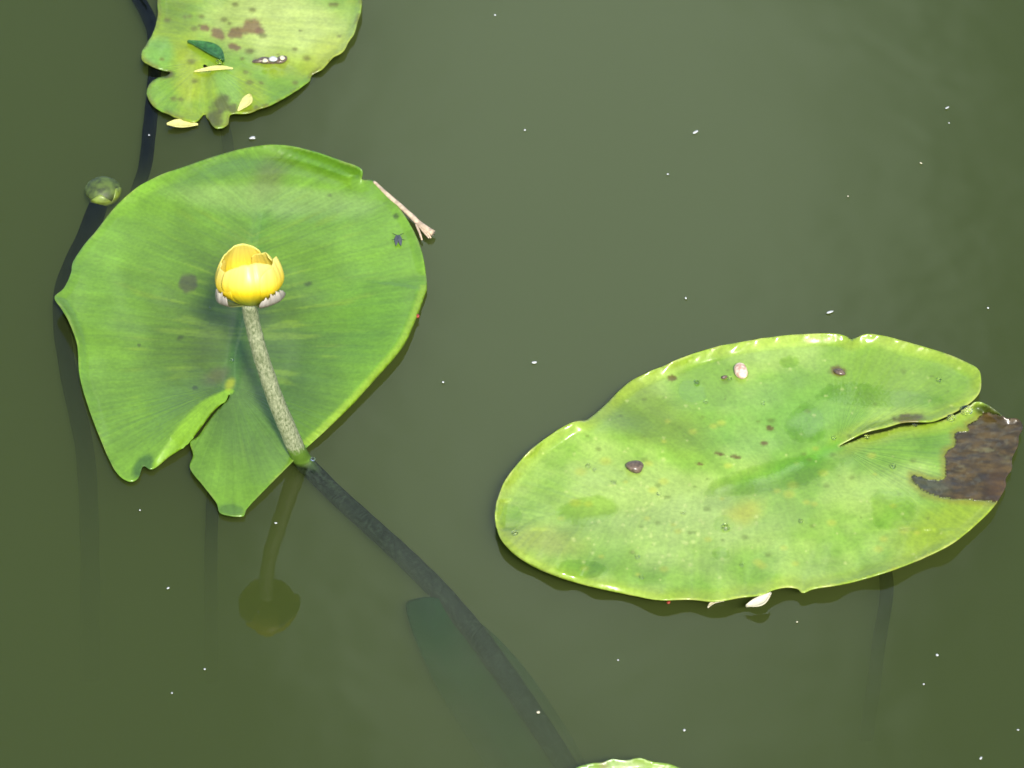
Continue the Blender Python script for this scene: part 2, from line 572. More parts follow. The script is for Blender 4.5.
def left_z(x, y, d, lift, s):
    w = np.where((x > 245) & (y < 200), 13.0, np.where((x > 115) & (x < 200) & (y < 215), 13.0, 9.0))
    w = np.where((y > 398) & (x < 230) & (d < 30), 11.0, w)
    curl = np.maximum(lift, 0) * 1e-3 * np.clip(1 - d / w, 0, 1) ** 1.3 + roll_down(d, lift, 8.0)
    base = 0.0010 + 0.0050 * fbm(x / 75, y / 60, 3, 2)
    base += 0.004 * np.exp(-((x - 66) ** 2 + (y - 305) ** 2) / (2 * 26 ** 2))
    # midrib furrow
    dm, _ = seg_dist(x, y, [(230, 384), (248, 300), (263, 215)])
    base -= 0.0007 * np.exp(-(dm / 6) ** 2)
    # the far third rises in a low fold
    base += 0.005 * sstep(215, 165, y + 0.04 * (x - 250)) * sstep(0, 30, d)
    # the notch edge of the left lobe is bent down from a crease
    dn, fn = seg_dist(x, y, [(229, 395), (213, 412), (197, 433), (180, 450), (158, 466)])
    left_side = ~((s > 0.8) & (y > 392))
    bow = np.sin(math.pi * np.clip(0.06 + 0.90 * fn, 0, 1))
    cw = 4 + 15 * bow
    base += np.where(left_side, 0.0100 * bow * sstep(236, 227, x) * np.clip(dn / cw, 0, 1) ** 0.8 * np.exp(-np.maximum(dn - cw, 0) ** 2 / (2 * 20 ** 2)), 0)
    return base + curl


def left_paint(x, y, d, s, k, v):
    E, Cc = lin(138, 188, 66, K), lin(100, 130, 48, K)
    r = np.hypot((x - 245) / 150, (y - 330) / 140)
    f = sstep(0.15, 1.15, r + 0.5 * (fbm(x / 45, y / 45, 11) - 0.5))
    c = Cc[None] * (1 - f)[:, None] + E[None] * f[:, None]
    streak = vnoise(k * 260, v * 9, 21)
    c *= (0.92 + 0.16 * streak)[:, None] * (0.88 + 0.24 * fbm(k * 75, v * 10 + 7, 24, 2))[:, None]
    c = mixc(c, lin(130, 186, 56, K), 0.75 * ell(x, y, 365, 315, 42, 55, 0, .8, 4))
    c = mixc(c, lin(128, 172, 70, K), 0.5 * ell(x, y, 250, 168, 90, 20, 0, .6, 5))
    c = mixc(c, lin(150, 190, 122, K), 0.5 * ell(x, y, 275, 203, 95, 17, 4, .25, 6, .12) * sstep(184, 188, y))  # sky sheen on the bend of the blade, painted as a paler band
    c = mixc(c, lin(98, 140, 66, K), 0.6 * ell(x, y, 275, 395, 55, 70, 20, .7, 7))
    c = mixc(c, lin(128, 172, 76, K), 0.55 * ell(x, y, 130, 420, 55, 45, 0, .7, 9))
    dm, fm = seg_dist(x, y, [(230, 384), (246, 305), (262, 216), (266, 175)])
    c = mixc(c, lin(80, 150, 84, K), 0.4 * np.exp(-(dm / 8) ** 2) * (1 - 0.6 * fm))
    yy = fbm(k * 300, v * 30, 31, 2)
    c = mixc(c, lin(150, 185, 60, K), 0.5 * sstep(0.62, 0.8, yy) * sstep(30, 60, d))
    c = mixc(c, lin(130, 128, 96, K), 0.5 * ell(x, y, 268, 180, 13, 22, 25, .8, 12))
    c = mixc(c, lin(122, 112, 96, K), 0.55 * ell(x, y, 218, 376, 13, 7, -20, .8, 12))  # soft cast shadow of flower and stalk, painted as a purplish patch
    c = mixc(c, lin(98, 102, 84, K), 0.85 * ell(x, y, 188, 283, 9, 9, 0, .25, 13, .4))
    dn, fn = seg_dist(x, y, [(229, 395), (214, 411), (197, 433), (180, 450), (158, 466)])
    ls = ~((s > 0.8) & (y > 392))
    c = mixc(c, lin(156, 206, 62, K), 0.9 * np.where(ls, 1 - sstep(0.8, 1.1, dn / (4 + 15 * np.sin(math.pi * np.clip(0.06 + 0.9 * fn, 0, 1)))), 0))
    c = mixc(c, lin(104, 158, 40, K), 0.7 * ell(x, y, 325, 163, 42, 9, 17, .4, 8))
    for q in [(180, 338, 4, 2, -20), (308, 284, 4, 2, -15), (139, 345, 2, 1.5, 0), (195, 388, 3, 2, 0), (396, 216, 3, 3, 0), (330, 195, 2, 2, 0)]:
        c = mixc(c, lin(76, 92, 48, K), 0.8 * ell(x, y, *q, .4, 14))
    c = mixc(c, lin(196, 206, 60, K), 0.9 * ell(x, y, 230, 384, 4, 6, 30, .6))
    c = mixc(c, lin(176, 214, 70, K), 0.75 * (1 - sstep(5, 9, d)) * (x > 300) * (y > 285) * (y < 445))  # sunlit look of the bent-down rim painted into the colour
    c = mixc(c, lin(178, 200, 118, K), 0.5 * (1 - sstep(0.6, 2.6, d)) * sstep(.4, .65, fbm(x / 14, y / 14, 15)))
    c = mixc(c, lin(176, 206, 150, K), 0.35 * ell(x, y, 270, 198, 100, 14, 4, .35, 66, .15))  # painted highlight over the sheen band
    wet = 0.75 * ell(x, y, 141, 468, 9, 14, 35, .5) + 0.5 * ell(x, y, 232, 509, 14, 6, 0, .4) + 0.85 * ell(x, y, 150, 181, 30, 9, -28, .5)
    c = mixc(c, lin(72, 110, 66, K), 0.8 * ell(x, y, 143, 466, 8, 14, 38, .3))
    c = mixc(c, lin(82, 118, 68, K), 0.6 * ell(x, y, 231, 510, 13, 6, 5, .3))
    return c * np.array((.86, .88, .46)), np.clip(wet, 0, 1), np.zeros(len(x), int)


def petiole(pts, r0, r1, parent, seed):
    return tube('petiole', [V(*p) for p in pts], np.linspace(r0, r1, len(pts)), M_stem_sub, parent, 12, 50, 0.05, seed)


M_stem_sub = simple('submerged_stem', lin(20, 28, 20, .5), 0.6, 0.0, noise=0.4, scale=180)

pad = thing('lily_pad', V(230, 385, 0), 'round green lily pad with a notch at the bottom, lying behind the yellow flower', 'lily pad', 'lily pads on the pond')
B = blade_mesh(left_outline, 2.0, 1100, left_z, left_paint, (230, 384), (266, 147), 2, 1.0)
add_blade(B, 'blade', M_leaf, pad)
petiole([(230, 388, -0.001), (222, 440, -0.006), (213, 500, -0.020), (211, 580, -0.06), (212, 680, -0.14)], .0042, .0045, pad, 3)

# ---- the long pad on the right
right_outline = [
    (839, 446, 0), (852, 438, 2), (867, 431, 4), (884, 427, 5), (902, 422, 5), (918, 421, 4), (932, 421, 3), (946, 416, 2), (960, 409, 1), (972, 401, 1), (980, 391, 1), (981, 378, 2), (977, 368, 3), (962, 360, 2),
    (945, 353, 2), (925, 347, 3), (904, 341, 4), (885, 336, 5), (868, 334, 5), (860, 336, 4), (851, 339, 1), (846, 336, 3), (833, 333.5, 5), (805, 334, 6),
    (780, 336, 6), (752, 340, 6), (720, 346, 6), (696, 353, 7), (675, 361, 7), (652, 371, 6), (634, 379, 4), (622, 388, 3), (608, 402, 2), (596, 413, 2), (586, 420, 2), (578, 421, 4), (568, 424, 5),
    (552, 434, 6), (532, 450, 7), (515, 468, 8), (504, 484, 8), (498, 500, 7), (496, 514, 6), (497, 528, 1), (502, 541, -1.5), (515, 555, -3), (532, 566, -3.5), (552, 575, -3.5),
    (580, 584, -3), (610, 591, -2.5), (635, 596, -2), (660, 600, -1), (690, 599, 0), (715, 601, 1), (740, 597, 1.5), (764, 594, 1.5), (772, 590, 1), (786, 587, 1), (797, 588, 1), (803, 592, 1), (815, 588, 1), (845, 583, 2),
    (875, 575, 2), (905, 565, 2), (935, 552, 2), (958, 539, 2), (978, 522, 2), (992, 508, 2), (1001, 496, 0), (1006, 486, 0), (1006, 478, 0), (1012, 469, 0), (1012, 458, 0), (1018, 446, 0), (1019, 436, 0), (1023, 427, 1), (1018, 419, 3),
    (1006, 418, 4), (996, 411, 6), (984, 404, 7), (976, 402.5, 6), (968, 408, 3), (955, 415, 1), (940, 421, 0), (920, 424.5, 0), (902, 426, 0), (884, 431, 0), (868, 435, 0), (853, 441, 0)]
rot_poly = catmull([(1030, 420), (1000, 416), (986, 412), (976, 420), (967, 426), (969, 432), (956, 432), (955, 446), (946, 452), (945, 466), (944, 479), (930, 480), (918, 476), (911, 477), (918, 486), (930, 494), (950, 498), (975, 500), (1000, 502), (1012, 500)], 160, True)


def right_z(x, y, d, lift, s):
    w = np.where(y > 500, 9.0, 11.0 + 3 * vnoise(x / 20, y / 20, 3))
    w = np.where((x > 845) & (y > 405) & (y < 445), 7.0, w)
    scal = 0.70 + 0.75 * vnoise(x / 9 + 0.6 * y / 9, y / 14, 4) * (0.35 + 0.65 * vnoise(x / 31, y / 31, 14))
    curl = np.maximum(lift, 0) * 1e-3 * np.clip(1 - d / w, 0, 1) ** np.where(y > 500, 1.5, 1.2) * scal + roll_down(d, lift, 6.0)
    base = 0.0012 + 0.0075 * fbm(x / 85, y / 55, 8, 2)
    dr, fr_ = seg_dist(x, y, [(560, 412), (600, 428), (650, 440), (700, 452), (745, 458)])
    up = sstep(-1, 1, (y - (412 + (x - 560) * 0.25)) / 40)
    base += 0.0080 * np.exp(-(dr / 20) ** 2) * (1 - 0.8 * fr_)
    base -= 0.0022 * np.exp(-(seg_dist(x, y, [(838, 446), (780, 470), (700, 492), (560, 520)])[0] / 16) ** 2)
    # side veins ripple the lower half and the far rim
    base += 0.0011 * np.sin(x / 9.0 + y / 40 + 3 * vnoise(x / 60, y / 60, 6)) * sstep(60, 20, d) * (y > 530)
    rot = in_poly(x, y, rot_poly)
    base += np.where(rot, 0.0022 * (fbm(x / 12, y / 6, 9, 3) - 0.6), 0)
    return np.maximum(base + curl, 0.0007)


RS = np.random.RandomState(5)
flecks = [(RS.normal(655, 38), RS.normal(522, 26), RS.uniform(.6, 1.7)) for _ in range(70)] + \
         [(RS.uniform(540, 960), RS.uniform(360, 575), RS.uniform(.5, 1.4)) for _ in range(90)]
dspots = [(RS.uniform(560, 950), RS.uniform(365, 560), RS.uniform(.8, 2.6)) for _ in range(55)]
yspots = [(RS.uniform(560, 940), RS.uniform(420, 580), RS.uniform(1.5, 4)) for _ in range(45)]


def right_paint(x, y, d, s, k, v):
    n = fbm(x / 50, y / 35, 41)
    c = mixc(np.tile(lin(146, 196, 92, K), (len(x), 1)), lin(178, 218, 138, K), sstep(.35, .7, n))
    c *= (0.93 + 0.14 * vnoise(k * 230, v * 8, 44))[:, None]
    c = mixc(c, lin(182, 214, 158, K), 0.7 * ell(x, y, 660, 515, 110, 38, 5, .7, 42))
    c = mixc(c, lin(128, 190, 108, K), 0.6 * ell(x, y, 790, 420, 70, 40, -10, .7, 43))
    c = mixc(c, lin(134, 168, 62, K), 0.75 * ell(x, y, 645, 415, 60, 24, 28, .6, 45))  # shade of the tilted fold painted as darker green
    c = mixc(c, lin(140, 186, 76, K), 0.8 * ell(x, y, 900, 378, 75, 32, 10, .5, 46))
    c = mixc(c, lin(112, 166, 66, K), 0.8 * ell(x, y, 900, 448, 60, 20, -12, .5, 47))
    c = mixc(c, lin(160, 192, 62, K), 0.85 * ell(x, y, 955, 520, 60, 22, -25, .5, 48))
    c = mixc(c, lin(176, 204, 78, K), 0.55 * (1 - sstep(4, 16, d)))
    c = mixc(c, lin(188, 186, 128, K), 0.4 * ell(x, y, 540, 540, 38, 14, 10, .7, 49))
    for q in yspots:
        c = mixc(c, lin(204, 214, 104, K), 0.45 * ell(x, y, q[0], q[1], q[2] * 1.5, q[2], 0, .6))
    c = mixc(c, lin(196, 204, 90, K), 0.7 * ell(x, y, 745, 512, 17, 10, -20, .8, 50))
    # films of water standing on the blade
    wet = np.zeros(len(x))
    for q in [(775, 476, 68, 15, -13, .12, 60, .2), (806, 424, 20, 20, 30, .12, 61, .3), (692, 391, 14, 11, 20, .12, 62, .2), (588, 511, 30, 14, -8, .15, 63, .2),
              (581, 569, 26, 9, 3, .10, None), (510, 517, 11, 14, 0, .12, 65, .2), (893, 510, 22, 20, 20, .12, 66, .25), (848, 392, 32, 9, -3, .15, 67, .25),
              (724, 524, 10, 8, 0, .2, 68), (721, 553, 8, 6, 0, .2, 69), (789, 362, 10, 6, 0, .2, 70), (880, 398, 60, 9, 2, .2, 71, .2)]:
        wet = np.maximum(wet, ell(x, y, *q))
    c = mixc(c, c * np.array((0.70, 0.80, 0.44)), 0.95 * wet)
    wet = np.maximum(wet, 0.60 * (1 - sstep(8, 15, d)) * np.clip(((y < 395) & (x < 930)) + ((x < 575) & (y < 515)), 0, 1) * (0.35 + 0.65 * sstep(.3, .6, vnoise(x / 11, y / 11, 77))))
    mid, fm = seg_dist(x, y, [(838, 446), (815, 457), (790, 466), (740, 482)])
    c = mixc(c, lin(108, 190, 44, K), 0.75 * np.exp(-(mid / 7) ** 2) * (1 - 0.7 * fm))
    for q in flecks:
        c = mixc(c, lin(214, 230, 186, .75), 0.45 * ell(x, y, q[0], q[1], q[2] * 1.2, q[2], 0, .6))
    for q in dspots:
        c = mixc(c, lin(104, 124, 50, K), 0.5 * ell(x, y, q[0], q[1], q[2] * 1.5, q[2], 0, .6))
    for q in [(908, 419, 14, 5, -4), (770, 428, 4, 2.6, 0), (736, 457, 5, 1.8, 10), (700, 464, 4, 1.6, 10), (672, 378, 5, 3, 0), (720, 454, 5, 1.6, 15), (764, 443, 4, 2.2, 0), (838, 371, 8, 5, 5)]:
        c = mixc(c, lin(112, 92, 58, K), 0.85 * ell(x, y, *q, .35, 72, .4))
    c = mixc(c, lin(214, 222, 170, K), 0.5 * (1 - sstep(0.5, 2.4, d)) * sstep(.4, .65, fbm(x / 14, y / 14, 16)))
    # the rotted corner
    rot = in_poly(x, y, rot_poly)
    rc = mixc(np.tile(lin(84, 72, 54, .48), (len(x), 1)), lin(118, 100, 76, .5), sstep(.3, .75, fbm(x / 14 + y / 40, y / 3.5, 80)))
    rc = mixc(rc, lin(62, 52, 38, .5), 0.55 * sstep(.5, .8, fbm(x / 9, y / 5, 82)))
    rc = mixc(rc, lin(116, 84, 58, .5), 0.4 * ell(x, y, 1000, 486, 14, 14, 0, .7, 83))
    rc = mixc(rc, lin(92, 98, 88, .55), 0.8 * ell(x, y, 925, 484, 22, 10, 15, .7, 84))
    rc = mixc(rc, lin(150, 150, 138, .6), 0.5 * sstep(.6, .75, fbm(x / 16, y / 6, 86)) * ell(x, y, 975, 450, 35, 22, 0, .7))
    drot = np.full(len(x), 1e9)
    for q in rot_poly[::2]:
        drot = np.minimum(drot, np.hypot(x - q[0], y - q[1]))
    c = mixc(c, lin(150, 150, 60, K), 0.7 * (1 - sstep(1.5, 6 + 5 * fbm(x / 9, y / 9, 88), drot)))
    c = np.where(rot[:, None], rc, c)
    c = mixc(c, lin(52, 78, 30, .5), 0.8 * ell(x, y, 990, 412, 18, 6, 15, .3) * (~rot))
    wet = np.where(rot, 0.15, wet)
    return c * np.array((1.04, .97, .48)), wet, rot.astype(int)


pad = thing('lily_pad', V(838, 446, 0), 'long oval pale green lily pad with a rotten brown corner, at the right', 'lily pad', 'lily pads on the pond')
B = blade_mesh(right_outline, 2.0, 1300, right_z, right_paint, (838, 446), (500, 530), 7, 1.2)
fr_rot = B['part'][B['F']].sum(1) >= 2
add_blade(B, 'blade', M_leaf_old, pad, ~fr_rot)
rp = add_blade(B, 'withered_patch', M_leaf_old, pad, fr_rot)
rp['label'] = 'rotten wet brown corner of the pad'
petiole([(838, 450, -0.002), (862, 510, -0.008), (886, 578, -0.020), (878, 650, -0.045), (866, 740, -0.09)], .0044, .0046, pad, 5)

# ---- the tattered yellowing pad at the top
top_outline = [
    (158, -6, 2), (158, 15, 2), (153, 33, 1), (147, 43, 1), (142, 52, 2), (143, 60, 2), (152, 66, 1), (163, 70, 0), (170, 72, 0), (166, 76, 0), (157, 78, 0), (149, 85, 0), (147, 95, 0), (155, 107, 0), (171, 115, 1), (185, 120, 1),
    (197, 121, 1), (204, 114, 0), (207, 118, 0), (213, 126, 0), (219, 128, 0), (228, 124, 0), (231, 114, 0), (247, 113, 1), (258, 109, 1), (272, 104, 1), (290, 94, 1), (308, 82, 0), (312, 75, 0), (323, 68, 1),
    (333, 57, 1), (343, 51, 2), (349, 40, 2), (354, 33, 3), (357, 22, 3), (361, 8, 3), (360, -15, 2), (350, -55, 1), (328, -95, 1), (290, -128, 1), (245, -142, 1), (205, -130, 1), (178, -95, 1), (163, -50, 1)]


def top_z(x, y, d, lift, s):
    curl = lift * 1e-3 * np.clip(1 - d / 8, 0, 1) ** 1.5
    base = 0.0016 + 0.0035 * fbm(x / 45, y / 35, 91, 3)
    dr, f_ = seg_dist(x, y, [(205, 70), (203, 95), (205, 118)])
    base -= 0.003 * np.exp(-(dr / 7) ** 2)
    dr, f_ = seg_dist(x, y, [(285, 62), (300, 72), (312, 78)])
    base -= 0.0018 * np.exp(-(dr / 6) ** 2)
    base += 0.003 * np.exp(-((x - 160) ** 2 + (y - 48) ** 2) / (2 * 14 ** 2))
    return np.maximum(base + curl, 0.0008)


RT = np.random.RandomState(9)
tspots = [(RT.uniform(160, 345), RT.uniform(0, 118), RT.uniform(.8, 2.8)) for _ in range(45)]


def top_paint(x, y, d, s, k, v):
    n = fbm(x / 40, y / 30, 95)
    c = mixc(np.tile(lin(160, 190, 52, K), (len(x), 1)), lin(140, 184, 62, K), sstep(.4, .65, n))
    c = mixc(c, lin(206, 224, 140, .64), 0.9 * ell(x, y, 285, 24, 75, 34, 12, .6, 96))
    c = mixc(c, lin(140, 192, 96, K), 0.85 * ell(x, y, 158, 52, 16, 14, 0, .4, 97))
    c = mixc(c, lin(176, 190, 64, K), 0.7 * ell(x, y, 325, 55, 26, 14, -40, .6, 98))
    c = mixc(c, lin(150, 196, 96, K), 0.8 * ell(x, y, 228, 88, 12, 18, -20, .4, 99))
    c = mixc(c, lin(186, 200, 60, K), 0.6 * ell(x, y, 188, 75, 14, 30, 0, .6, 100))
    c = mixc(c, lin(118, 146, 48, K), 0.6 * ell(x, y, 178, 12, 16, 18, 0, .5, 90))
    c *= (0.92 + 0.16 * vnoise(k * 230, v * 8, 144))[:, None]
    for q in [(236, 33, 9, 5, -15), (252, 27, 10, 7, -15), (218, 34, 7, 5, 20), (205, 28, 5, 3, 0), (260, 31, 5, 3, 0), (234, 47, 7, 3, 10)]:
        c = mixc(c, lin(138, 100, 76, K), 0.85 * ell(x, y, *q, .35, 101, .45))
    for q in [(221, 103, 8, 10, 20), (214, 118, 9, 9, 0), (232, 108, 5, 5, 0), (166, 74, 8, 4, 10)]:
        c = mixc(c, lin(96, 92, 50, K), 0.8 * ell(x, y, *q, .4, 102, .4))
    for q in tspots:
        c = mixc(c, lin(118, 116, 48, K), 0.75 * ell(x, y, q[0], q[1], q[2] * 1.5, q[2], 0, .6))
    c = mixc(c, lin(122, 112, 52, K), 0.6 * (1 - sstep(1.2, 4.5, d)) * sstep(.45, .6, fbm(x / 9, y / 9, 103)))
    c = c * np.array((1.0, 1.0, .7))
    wet = 0.5 * ell(x, y, 270, 60, 30, 10, 0, .5) + 0.6 * ell(x, y, 215, 60, 14, 10, 0, .5)
    return c, np.clip(wet, 0, 1), np.zeros(len(x), int)


pad = thing('lily_pad', V(205, 60, 0), 'tattered yellowing lily pad with brown spots, cut by the top of the photo', 'lily pad', 'lily pads on the pond')
B = blade_mesh(top_outline, 2.0, 900, top_z, top_paint, (205, 62), (290, -130), 12, 2.4)
add_blade(B, 'blade', M_leaf_old, pad)
petiole([(205, 66, -0.002), (214, 100, -0.008), (226, 132, -0.025), (230, 175, -0.06), (232, 240, -0.12)], .004, .0042, pad, 6)

# ---- the pad whose far rim just shows at the bottom
low_outline = [(572, 775, 1), (576, 768, 2), (590, 764, 4), (603, 763, 5), (612, 760, 6), (626, 761, 5), (640, 759, 6), (652, 762, 4), (668, 764, 3), (680, 768, 2), (692, 773, 1), (702, 785, 1),
               (712, 820, 1), (708, 870, 1), (690, 930, 1), (655, 965, 1), (638, 930, 1), (622, 968, 1), (590, 935, 1), (566, 880, 1), (558, 820, 1)]


def low_z(x, y, d, lift, s):
    return 0.002 + 0.002 * fbm(x / 50, y / 50, 121, 3) + lift * 1e-3 * np.clip(1 - d / 9, 0, 1) ** 1.5


def low_paint(x, y, d, s, k, v):
    c = mixc(np.tile(lin(150, 186, 56, K), (len(x), 1)), lin(150, 190, 96, K), sstep(.4, .65, fbm(x / 20, y / 20, 122)))
    c = mixc(c, lin(140, 100, 60, K), 0.6 * ell(x, y, 604, 766, 4, 5, 0, .6))
    c = mixc(c, lin(206, 220, 160, K), 0.6 * ell(x, y, 626, 766, 20, 6, 0, .6, 123))
    return c, np.zeros(len(x)), np.zeros(len(x), int)


pad = thing('lily_pad', V(640, 850, 0), 'lily pad of which only the ragged far rim shows at the bottom of the photo', 'lily pad', 'lily pads on the pond')
B = blade_mesh(low_outline, 3.0, 500, low_z, low_paint, (638, 925), (636, 760), 22, 1.6)
add_blade(B, 'blade', M_leaf_old, pad)
petiole([(638, 925, -0.002), (634, 960, -0.02), (630, 1020, -0.07)], .004, .0042, pad, 8)

# ---- the leaf under water beside the flower stalk
sub_outline = [(406, 605, 0), (414, 599, 0), (432, 597, 0), (452, 604, 0), (474, 618, 0), (500, 640, 0), (528, 672, 0), (556, 712, 0), (580, 752, 0), (598, 800, 0), (590, 850, 0), (560, 862, 0),
               (524, 830, 0), (494, 780, 0), (466, 735, 0), (442, 696, 0), (424, 660, 0), (411, 628, 0)]


def sub_z(x, y, d, lift, s):
    t = np.clip((y - 596) / 250, 0, 1)
    return -0.0105 - 0.062 * t ** 1.2 + 0.003 * np.sin(x / 19 + y / 60) - 0.02 * sstep(25, 0, d) * t


def sub_paint(x, y, d, s, k, v):
    c = np.tile(lin(4, 78, 30, .28), (len(x), 1)) * (0.8 + 0.4 * fbm(x / 30, y / 30, 131))[:, None]
    return c, np.zeros(len(x)), np.zeros(len(x), int)


B = blade_mesh(sub_outline, 3.5, 420, sub_z, sub_paint, (590, 850), (405, 600), 32, 0.8)
o = add_blade(B, 'submerged_leaf', M_under, None)
tag(o, 'dark green leaf deep in the murky water under the flower stalk', 'leaf')

# ------------------------------------------------------------------ the flower
FB = V(251, 304, 0.1395)
axis_dir = Vector((-0.06, 0.42, 1)).normalized()
flower = thing('water_lily_flower', V(301, 460, 0), 'single yellow cup-shaped lily flower held above the water on a thick stalk', 'flower')


def petal_material(name, c, ctip, cbase, trans=0.42):
    m, nt, out = new_mat(name)
    N = nt.nodes.new
    at_ = N('ShaderNodeAttribute'); at_.attribute_name = 'along'
    cr = N('ShaderNodeValToRGB')
    cr.color_ramp.elements[0].position = 0.14; cr.color_ramp.elements[0].color = (*cbase, 1)
    cr.color_ramp.elements[1].position = 0.45; cr.color_ramp.elements[1].color = (*c, 1)
    e = cr.color_ramp.elements.new(0.95); e.color = (*ctip, 1)
    nt.links.new(at_.outputs['Fac'], cr.inputs[0])
    ac = N('ShaderNodeAttribute'); ac.attribute_name = 'across'
    cx = N('ShaderNodeCombineXYZ')
    m1 = N('ShaderNodeMath'); m1.operation = 'MULTIPLY'; m1.inputs[1].default_value = 9
    nt.links.new(ac.outputs['Fac'], m1.inputs[0]); nt.links.new(m1.outputs[0], cx.inputs[0]); nt.links.new(at_.outputs['Fac'], cx.inputs[1])
    nz = N('ShaderNodeTexNoise'); nz.inputs['Scale'].default_value = 1.0; nz.inputs['Detail'].default_value = 3
    nt.links.new(cx.outputs[0], nz.inputs['Vector'])
    mr = N('ShaderNodeMapRange'); mr.inputs['From Min'].default_value = .3; mr.inputs['From Max'].default_value = .7
    mr.inputs['To Min'].default_value = .86; mr.inputs['To Max'].default_value = 1.1
    nt.links.new(nz.outputs['Fac'], mr.inputs['Value'])
    vm = N('ShaderNodeVectorMath'); vm.operation = 'SCALE'
    nt.links.new(cr.outputs[0], vm.inputs[0]); nt.links.new(mr.outputs[0], vm.inputs['Scale'])
    p = N('ShaderNodeBsdfPrincipled'); p.inputs['Roughness'].default_value = 0.40; p.inputs['Specular IOR Level'].default_value = 0.85
    nt.links.new(vm.outputs[0], p.inputs['Base Color'])
    b = N('ShaderNodeBump'); b.inputs['Distance'].default_value = 0.0005; b.inputs['Strength'].default_value = .5
    nt.links.new(nz.outputs['Fac'], b.inputs['Height']); nt.links.new(b.outputs[0], p.inputs['Normal'])
    t = N('ShaderNodeBsdfTranslucent'); nt.links.new(vm.outputs[0], t.inputs['Color'])
    ms = N('ShaderNodeMixShader'); ms.inputs[0].default_value = trans
    nt.links.new(p.outputs[0], ms.inputs[1]); nt.links.new(t.outputs[0], ms.inputs[2])
    nt.links.new(ms.outputs[0], out.inputs['Surface'])
    return m


M_pet = petal_material('yellow_petal', (0.86, 0.66, 0.012), (0.90, 0.80, 0.20), (0.36, 0.40, 0.02))  # paler tip colour carries painted sun glare
M_outer = petal_material('withered_sepal', (0.10, 0.085, 0.06), (0.36, 0.32, 0.24), (0.16, 0.19, 0.05), 0.1)
FR, FH = 0.0207, 0.0312
fz = axis_dir
fx = Vector((1, 0, 0)); fx = (fx - fz * fx.dot(fz)).normalized()
fy = fz.cross(fx)


def petal(name, az, half_w, h, rscale, mat, close=0.72, t0=0.0, ragged=0.0, seed=1, tipdip=0.0, skew=0.0, flare=0.0, blunt=0.24):
    ns, ntt = 34, 30
    rs = np.random.RandomState(seed)
    ph = rs.uniform(0, 6.3, 6)
    verts, faces, al, ac = [], [], [], []
    for i in range(ntt + 1):
        t0_ = i / ntt
        for j in range(ns + 1):
            s = j / ns * 2 - 1
            tip = 1 - blunt * abs(s) ** 4 - tipdip * math.exp(-(s / .25) ** 2) + skew * s
            tip += 0.035 * math.sin(4 * s + ph[0]) + ragged * (math.sin(13 * s + ph[1]) + math.sin(29 * s + ph[2])) * .5
            t = t0 + (1 - t0) * t0_ * tip
            w = half_w * (0.55 + 0.45 * math.sin(min(t / .55, 1) * math.pi / 2)) * (1 if t < .6 else 1 - .35 * (t - .6) ** 1.2)
            a = az + s * w
            if t < .58:
                r = 0.16 + 0.84 * math.sin(t / .58 * math.pi / 2) ** 0.85
            else:
                q = (t - .58) / .42
                r = 1 - (1 - close) * q ** 1.7 + flare * q ** 3
            r *= rscale * (1 + 0.03 * math.sin(3 * s + ph[3]) * t)
            r += (0.022 * math.sin(7 * s + ph[4]) + 0.012 * math.sin(15 * s + ph[5])) * t * t - 0.03 * abs(s) ** 2 * rscale
            z = FH * h * t
            verts.append(FB + fx * (FR * r * math.cos(a)) + fy * (FR * r * math.sin(a)) + fz * z)
            al.append(t); ac.append(s + az)
    for i in range(ntt):
        for j in range(ns):
            k = i * (ns + 1) + j
            faces.append((k, k + 1, k + ns + 2, k + ns + 1))
    me = mesh_np(name, verts, faces)
    set_attr(me, 'along', al); set_attr(me, 'across', ac)
    me.materials.append(mat)
    o = link(name, me, flower)
    solidify(o, 0.0007, 0)
    return o


petal('petal', R(122), R(62), 1.14, 1.00, M_pet, .64, seed=1, blunt=.10)                    # the tall one at the back
petal('petal', R(42), R(46), 0.98, 0.96, M_pet, .70, seed=2, blunt=.16)
petal('petal', R(190), R(50), 0.92, 1.03, M_pet, .80, seed=3, skew=-.06, blunt=.18)
petal('petal', R(-78), R(62), 1.04, 1.05, M_pet, .74, seed=5, tipdip=.03, ragged=.006, blunt=.14)      # the broad one in front
petal('petal', R(-22), R(46), 0.97, 1.08, M_pet, .84, seed=4, skew=.05, blunt=.20)
petal('outer_sepal', R(205), R(28), 0.40, 1.09, M_outer, .95, seed=6, ragged=.14)
petal('outer_sepal', R(-38), R(34), 0.34, 1.10, M_outer, .95, seed=7, ragged=.14)
# the pistil inside the cup
pst = [FB + fz * (FH * t) for t in (.05, .3, .5, .62, .66)]
tube('pistil', pst, [.005, .006, .0065, .0085, .0075], simple('pistil_yellow', (0.55, 0.45, 0.05), .5), flower, 20, 24)


